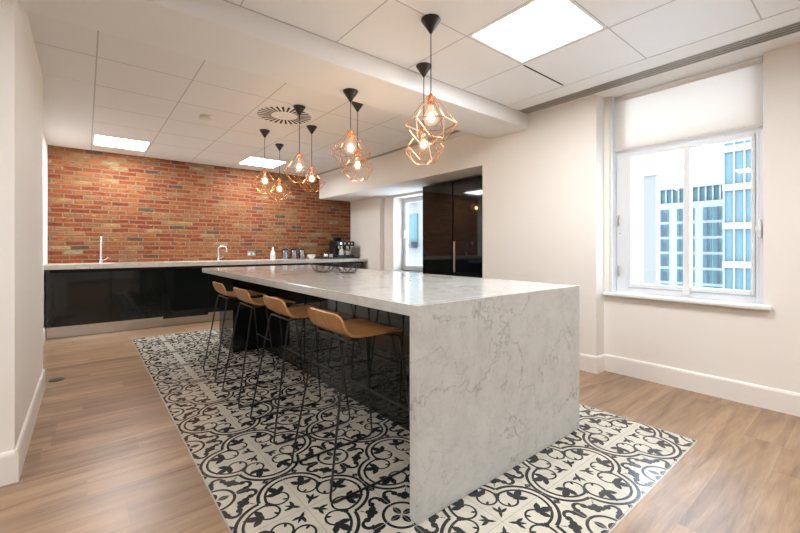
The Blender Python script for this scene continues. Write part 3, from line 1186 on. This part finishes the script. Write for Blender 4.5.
# ------------------------------------------------------------------ bar stools
def make_stool(label):
    t = thing('bar_stool', label, 'bar stool', (0, 0, 0), 0, 'oak bar stools along the island')
    # profile of the bent shell, x towards the island; local origin: middle of the runners
    prof = [(-.205, .838), (-.200, .820), (-.190, .795), (-.178, .770), (-.162, .748), (-.140, .7335), (-.11, .7265), (-.07, .7245), (-.02, .7245),
            (.03, .7255), (.08, .727), (.125, .727), (.16, .722), (.185, .711)]
    P = [Vector((a + .013, 0, b)) for a, b in prof]
    # resample
    L = [0]
    for a, b in zip(P[:-1], P[1:]):
        L.append(L[-1] + (b - a).length)
    n = 34
    pts = []
    for i in range(n + 1):
        s = L[-1] * i / n
        k = max(j for j in range(len(L)) if L[j] <= s + 1e-9)
        k = min(k, len(P) - 2)
        f = (s - L[k]) / (L[k + 1] - L[k])
        pts.append((P[k].lerp(P[k + 1], f), s))
    tot = L[-1]
    m = 16
    bm = B()
    grid = []
    for p, s in pts:
        hw = .172 + .013 * math.sin(min(1, s / (tot * .55)) * PI / 2)
        e = min(s, tot - s)
        rc = .042
        if e < rc:
            hw = hw - rc + math.sqrt(max(0, rc * rc - (rc - e) ** 2))
        row = []
        for j in range(m + 1):
            y = hw * (-1 + 2 * j / m)
            q = (y / .185) ** 2
            back = max(0, 1 - s / (tot * .33))
            row.append(bm.verts.new((p.x + .014 * q * back, y, p.z + .006 * q * (1 - back) - .001)))
        grid.append(row)
    for i in range(n):
        for j in range(m):
            bm.faces.new((grid[i][j], grid[i + 1][j], grid[i + 1][j + 1], grid[i][j + 1]))
    bmesh.ops.recalc_face_normals(bm, faces=bm.faces)
    for f in bm.faces:
        f.normal_update()
    if sum(f.normal.z for f in bm.faces) < 0:
        bmesh.ops.reverse_faces(bm, faces=bm.faces)
    r = bmesh.ops.solidify(bm, geom=list(bm.faces), thickness=.013)
    obj('seat_shell', bm, MAT['ply'], t, True)
    rr = .0058
    hw, tw = .208, .150
    for s, nm in ((-1, 0), (1, 0)):
        bm = B()
        ys, yt = s * hw, s * tw
        path = [(-.085, yt, .706), (-.146, yt, .706), (-.262, ys, rr), (.255, ys, rr), (.178, s * .158, .694), (.10, s * .158, .700)]
        tube(bm, fillet(path, .035, 5), rr, 8)
        obj('sled_leg', bm, MAT['rod'], t, True)
    bm = B()
    tube(bm, fillet([(-.09, -.13, .706), (-.143, -.1495, .706), (-.143, .1495, .706), (-.09, .13, .706)], .02, 4), rr, 8)
    obj('rear_crossbar', bm, MAT['rod'], t, True)
    fz = .29
    k = (fz - rr) / (.694 - rr)
    fx = .255 + (.178 - .255) * k
    fy = hw + (.158 - hw) * k
    bm = B()
    tube(bm, [(fx, -fy, fz), (fx, fy, fz)], rr, 8)
    obj('footrest', bm, MAT['rod'], t, True)
    bm = B()
    for y in (-.12, .12):
        box(bm, -.10, .12, y - .012, y + .012, .7, .7088)
    box(bm, -.03, .03, -.11, .11, .7, .7088)
    obj('seat_bracket', bm, MAT['rod'], t)
    return t


st = make_stool('oak bar stool nearest the camera, beside the marble waterfall end')
SX = 1.108
st.location = (SX, 1.752, .0006)
dup(st, (SX, 2.418, .0006), 'second oak bar stool counting from the marble waterfall end')
dup(st, (SX, 3.088, .0006), 'third oak bar stool from the waterfall end, second from the brick wall')
dup(st, (SX, 3.734, .0006), 'farthest oak bar stool, nearest the brick wall and black cabinets')

# ------------------------------------------------------------------ pendants
def make_pendant(label, loc, drop, rz=0.0):
    """loc: ceiling point; drop: canopy top to the top of the lamp holder"""
    t = thing('pendant_lamp', label, 'pendant lamp', loc, rz, 'copper wire cage pendants over the island')
    bm = B()
    lathe(bm, [(0, 0), (.060, 0), (.061, -.004), (.011, -.080), (.006, -.088), (0, -.088)], 28)
    obj('canopy', bm, MAT['canopy'], t, True)
    bm = B()
    tube(bm, [(0, 0, -.086), (0, 0, -drop + .004)], .0032, 8)
    obj('cord', bm, MAT['cord'], t, True)
    z = -drop
    bm = B()
    lathe(bm, [(0, .008), (.006, .008), (.008, .0), (.020, -.012), (.021, -.055), (.019, -.060), (0, -.060)], 20, (0, 0, z))
    obj('lamp_holder', bm, MAT['copper'], t, True)
    n = 6
    a0 = [Vector((.019 * math.cos(2 * PI * k / n), .019 * math.sin(2 * PI * k / n), z - .012)) for k in range(n)]
    md = [Vector((.160 * math.cos(2 * PI * k / n), .160 * math.sin(2 * PI * k / n), z - .185)) for k in range(n)]
    bt = [Vector((.088 * math.cos(2 * PI * (k + .5) / n), .088 * math.sin(2 * PI * (k + .5) / n), z - .285)) for k in range(n)]
    bm = B()
    w = .0021
    for k in range(n):
        tube(bm, [a0[k], md[k]], w, 6)
        tube(bm, [md[k], md[(k + 1) % n]], w, 6)
        tube(bm, [md[k], bt[k]], w, 6)
        tube(bm, [md[(k + 1) % n], bt[k]], w, 6)
        tube(bm, [bt[k], bt[(k + 1) % n]], w, 6)
    obj('wire_cage', bm, MAT['copper'], t)
    bm = B()
    zb = z - .148
    prof = [(0, -.0475)]
    for k in range(1, 11):
        a = -PI / 2 + k * PI * .80 / 10
        prof.append((.0475 * math.cos(a), .0475 * math.sin(a)))
    prof += [(.018, .060), (.0135, .075), (.0135, .087)]
    lathe(bm, prof, 24, (0, 0, zb))
    bulb = obj('bulb', bm, MAT['bulbglass'], t, True)
    bm = B()
    lathe(bm, [(0, -.026), (.013, -.022), (.022, -.008), (.023, .004), (.016, .020), (.007, .032), (0, .036)], 14, (0, 0, zb))
    obj('filament', bm, MAT['filament'], bulb, True)
    return t


TZ = 2.093
make_pendant('nearest and largest-looking copper cage pendant, in front of the beam', (1.65, 1.74, ZC), ZC - TZ, .25)
PL = [
    ((2.03, 2.22, ZC), 'second nearest copper cage pendant, seen left of and below the nearest one', .0),
    ((1.65, 2.67, BZ), 'copper cage pendant fixed to the underside of the beam', .5),
    ((2.05, 3.19, ZC), 'copper cage pendant just behind the one hanging from the beam', .1),
    ((1.656, 3.64, ZC), 'copper cage pendant hanging beside the round ceiling diffuser', .3),
    ((2.04, 4.15, ZC), 'copper cage pendant just right of and behind the one near the round diffuser', .7),
    ((1.67, 4.64, ZC), 'leftmost of the copper cage pendants, seen before the brick wall', .15),
    ((2.055, 5.15, ZC), 'farthest copper cage pendant, just right of and below the leftmost one', .4)]
for loc, lab, rz in PL:
    make_pendant(lab, loc, loc[2] - TZ, rz)

# ------------------------------------------------------------------ ceiling fixtures
LL = ['large bright square ceiling light panel nearest the window', 'added ceiling light panel, unseen behind the camera on the window side',
      'added ceiling light panel, unseen behind the camera on the left', 'added ceiling light panel, unseen left of the camera, brightening the left partition',
      'bright ceiling light panel at left, above the brick wall near the left wall', 'bright ceiling light panel before brick wall, behind the hanging pendants']
for (x0, x1, y0, y1), lab in zip(LIGHTS, LL):
    t = thing('ceiling_light', lab, 'ceiling light', ((x0 + x1) / 2, (y0 + y1) / 2, ZC), 0, 'square recessed ceiling lights')
    wx, wy = (x1 - x0) / 2, (y1 - y0) / 2
    bm = B()
    for a in ((-wx + .006, -wx + .03, -wy + .004, wy - .004), (wx - .03, wx - .006, -wy + .004, wy - .004), (-wx + .03, wx - .03, -wy + .004, -wy + .024), (-wx + .03, wx - .03, wy - .024, wy - .004)):
        box(bm, a[0], a[1], a[2], a[3], 0, .025)
    obj('frame', bm, MAT['ceil'], t)
    bm = B()
    box(bm, -wx + .03, wx - .03, -wy + .024, wy - .024, .004, .012)
    obj('diffuser', bm, MAT['led'], t)

t = thing('ceiling_diffuser', 'round white ceiling air diffuser with radial black slots', 'air diffuser', (1.645, 3.985, ZC))
bm = B()
lathe(bm, [(0, -.004), (.29, -.004), (.295, -.002), (.295, -.0005), (0, -.0005)], 48)
obj('face_plate', bm, MAT['ceil'], t)
bm = B()
for k in range(28):
    a = 2 * PI * k / 28
    c, s = math.cos(a), math.sin(a)
    q = [(.135, -.009), (.275, -.0125), (.275, .0125), (.135, .009)]
    lo = [bm.verts.new((x * c - y * s, x * s + y * c, -.0055)) for x, y in q]
    hi = [bm.verts.new((x * c - y * s, x * s + y * c, -.0042)) for x, y in q]
    bm.faces.new(lo)
    bm.faces.new(hi[::-1])
    for i in range(4):
        bm.faces.new((lo[i], lo[(i + 1) % 4], hi[(i + 1) % 4], hi[i]))
obj('radial_slots', bm, MAT['slot'], t)

t = thing('smoke_detector', 'small white dome smoke detector on the ceiling left of round diffuser', 'smoke detector', (1.0, 4.52, ZC))
bm = B()
lathe(bm, [(0, -.014), (.062, -.014), (.064, -.001), (0, -.001)], 28)
obj('base', bm, MAT['white'], t, True)
bm = B()
lathe(bm, [(0, -.075), (.036, -.070), (.066, -.052), (.070, -.028), (.05, -.0145), (0, -.0145)], 28)
obj('dome', bm, MAT['white'], t, True)


def slot_vent(x0, x1, y0, y1, nb, label):
    t = thing('linear_vent', label, 'air vent', (0, 0, ZC), 0)
    bm = B()
    box(bm, x0, x1, y0, y1, .020, .028)
    obj('backing', bm, MAT['plenum'], t)
    bm = B()
    for k in range(nb + 1):
        x = x0 + (x1 - x0) * k / nb
        w = .008
        box(bm, x - w, x + w, y0, y1, -.001, .006)
    obj('slats', bm, MAT['alu'], t)
    for a, c in ((y0, y0 + .004), (y1 - .004, y1)):
        bm = B()
        box(bm, x0, x1, a, c, -.001, .02)
        obj('end_cap', bm, MAT['alu'], t)
    return t


slot_vent(3.447, 3.593, -4.29, BY0 + .025, 4, 'long linear slot vent in the ceiling above the window')
slot_vent(3.447, 3.513, BY1 + .105, 7.15, 2, 'narrow linear slot vent in the far ceiling beside the bulkhead')
bm = B()
box(bm, 2.62, 3.20, 1.722, 1.736, ZC - .0012, ZC - .0002)
tag(obj('ceiling_slot', bm, MAT['slot']), 'short dark slot in a ceiling joint beyond the large light panel', 'air vent')

# ------------------------------------------------------------------ roller blind
t = thing('roller_blind', 'cream fabric roller blind half lowered over the window', 'blind', (0, 0, 0))
bm = B()
box(bm, 3.858, 3.8595, WY0 + .018, WY1 - .026, 2.062, ZC - .03)
obj('blind_fabric', bm, MAT['fabric'], t)
bm = B()
tube(bm, [(3.858, WY0 + .018, 2.052), (3.858, WY1 - .026, 2.052)], .011, 12)
obj('bottom_bar', bm, MAT['fabric'], t, True)
bm = B()
tube(bm, [(3.862, WY0 + .018, ZC - .026), (3.862, WY1 - .026, ZC - .026)], .024, 16)
obj('roller_tube', bm, MAT['fabric'], t, True)

# floor grommet at the left
t = thing('floor_box', 'round dark grey floor outlet cover by the left baseboard', 'floor outlet', (-.193, 4.50, .0))
bm = B()
lathe(bm, [(0, .0005), (.054, .0005), (.056, .002), (.052, .006), (0, .006)], 32)
obj('cover', bm, MAT['grommet'], t, True)
bm = B()
lathe(bm, [(.034, .0062), (.037, .0062), (.037, .007), (.034, .007)], 32)
obj('ring', bm, MAT['rod'], t, True)

# ------------------------------------------------------------------ buildings outside
fac_w = pmat('facade_stone', (.20, .205, .20), .8, noise=.04, nscale=.3)
fac_c = pmat('facade_cream', (.135, .128, .115), .8, noise=.03, nscale=.2)
fac_g = pmat('facade_glass', (.042, .085, .098), .35, spec=.2, noise=.35, nscale=.35)
fac_g2 = pmat('tower_glass', (.085, .135, .15), .35, spec=.2, noise=.25, nscale=.25)
room_in = pmat('window_interior', (.02, .032, .04), .6, noise=.5, nscale=.6)


def px_to(px, X):
    """ray through a column of the photograph met with the facade plane x = X (layout aid)"""
    th = math.radians(51.06)
    a = (px - 400) / 389.5
    rx, ry = math.cos(th) + math.sin(th) * a, math.sin(th) - math.cos(th) * a
    return ry / rx * X


def zz(px, py, X):
    th = math.radians(51.06)
    a = (px - 400) / 389.5
    rx = math.cos(th) + math.sin(th) * a
    return 1.15 + (247.5 - py) * (X / rx) / 389.5


# white office block with a grid of blue windows
XO = 95
t = thing('office_building', 'white office block with rows of blue windows seen through the window', 'building', (0, 0, 0))
ya, yb = px_to(726, XO), px_to(640, XO)
ztop = zz(690, 187, XO)
fl = 3.1
z0 = -32
bm = B()
box(bm, XO, XO + 20, ya, yb, z0, ztop - 3.0)
obj('wall', bm, fac_w, t)
bm = B()
box(bm, XO + 1.5, XO + 18, ya, yb - 1, ztop - 3.0, ztop)
pent = obj('penthouse', bm, fac_g, t)
bm = B()
for k in range(14):
    y = ya + (yb - ya) * k / 13
    box(bm, XO + 1.2, XO + 1.5, y - .15, y + .15, ztop - 3.0, ztop + .1)
box(bm, XO + .8, XO + 18.5, ya, yb - .5, ztop, ztop + .5)
obj('roof_edge', bm, fac_w, pent)
rows = []
z = ztop - 4.3
while z > z0 + 5:
    rows.append(z)
    z -= fl
cols = [(656, 669), (677, 683), (690, 694.5), (703, 712), (713, 723)]
bmw = []
for zt in rows[:9]:
    for (a, b) in cols:
        y1, y0 = px_to(a, XO), px_to(b, XO)
        bm = B()
        box(bm, XO - .12, XO - .01, y0, y1, zt - 2.55, zt)
        w = obj('window', bm, fac_g, t)
        bm = B()
        nb = max(1, int((y1 - y0) / 2.2))
        for k in range(1, nb + 1):
            y = y0 + (y1 - y0) * k / (nb + 1)
            box(bm, XO - .2, XO - .125, y - .08, y + .08, zt - 2.55, zt)
        box(bm, XO - .18, XO - .125, y0 + .4, y0 + (y1 - y0) * .55, zt - 2.4, zt - .7)
        obj('window_frame', bm, room_in, w)
t2 = thing('glass_tower', 'pale blue glass tower with white floor bands at the right of the window view', 'building', (0, 0, 0))
XT = 70
ya, yb = px_to(790, XT), px_to(723, XT)
bm = B()
box(bm, XT, XT + 18, ya, yb, -30, 40)
obj('glass_wall', bm, fac_g2, t2)
bm = B()
step = 5.36
zc = zz(738, 222.5, XT) + 5.36 * 6
while zc > -28:
    box(bm, XT - .4, XT - .01, ya, yb, zc - .9, zc + .0)
    zc -= step
obj('floor_band', bm, fac_w, t2)
bm = B()
for p in (723.3, 733.5, 744, 754, 764):
    y = px_to(p, XT)
    box(bm, XT - .3, XT - .41 + .39, y - .18, y + .0, -30, 40)
obj('mullion', bm, fac_w, t2)
t3 = thing('rendered_building', 'blank cream building side at the left of the window view', 'building', (0, 0, 0))
XR = 45
ya, yb = px_to(656, XR), px_to(560, XR)
bm = B()
box(bm, XR, XR + 1.2, ya, yb, -30, zz(656, 175, XR))
obj('wall', bm, fac_c, t3)
bm = B()
box(bm, XR - .15, XR + 1.3, ya - .1, yb, zz(656, 175, XR), zz(656, 175, XR) + .35)
obj('parapet', bm, fac_w, t3)
# building opposite the far window
t4 = thing('pale_building', 'pale building with a tall window seen through the far recess window', 'building', (0, 0, 0))
XQ = 16
bm = B()
box(bm, XQ, XQ + 1, 8, 32, -12, 9)
obj('wall', bm, fac_c, t4)
for (a, b, c, d) in ((410.5, 418, 214, 246), (410.5, 418, 180, 200), (396, 402, 214, 246)):
    bm = B()
    box(bm, XQ - .08, XQ - .01, px_to(b, XQ), px_to(a, XQ), zz(415, d, XQ), zz(415, c, XQ))
    w = obj('window', bm, fac_g, t4)
    bm = B()
    box(bm, XQ - .6, XQ - .09, px_to(b + .5, XQ), px_to(a - .5, XQ), zz(415, d + .3, XQ) - .1, zz(415, d, XQ) + .25)
    obj('balcony_rail', bm, room_in, w)
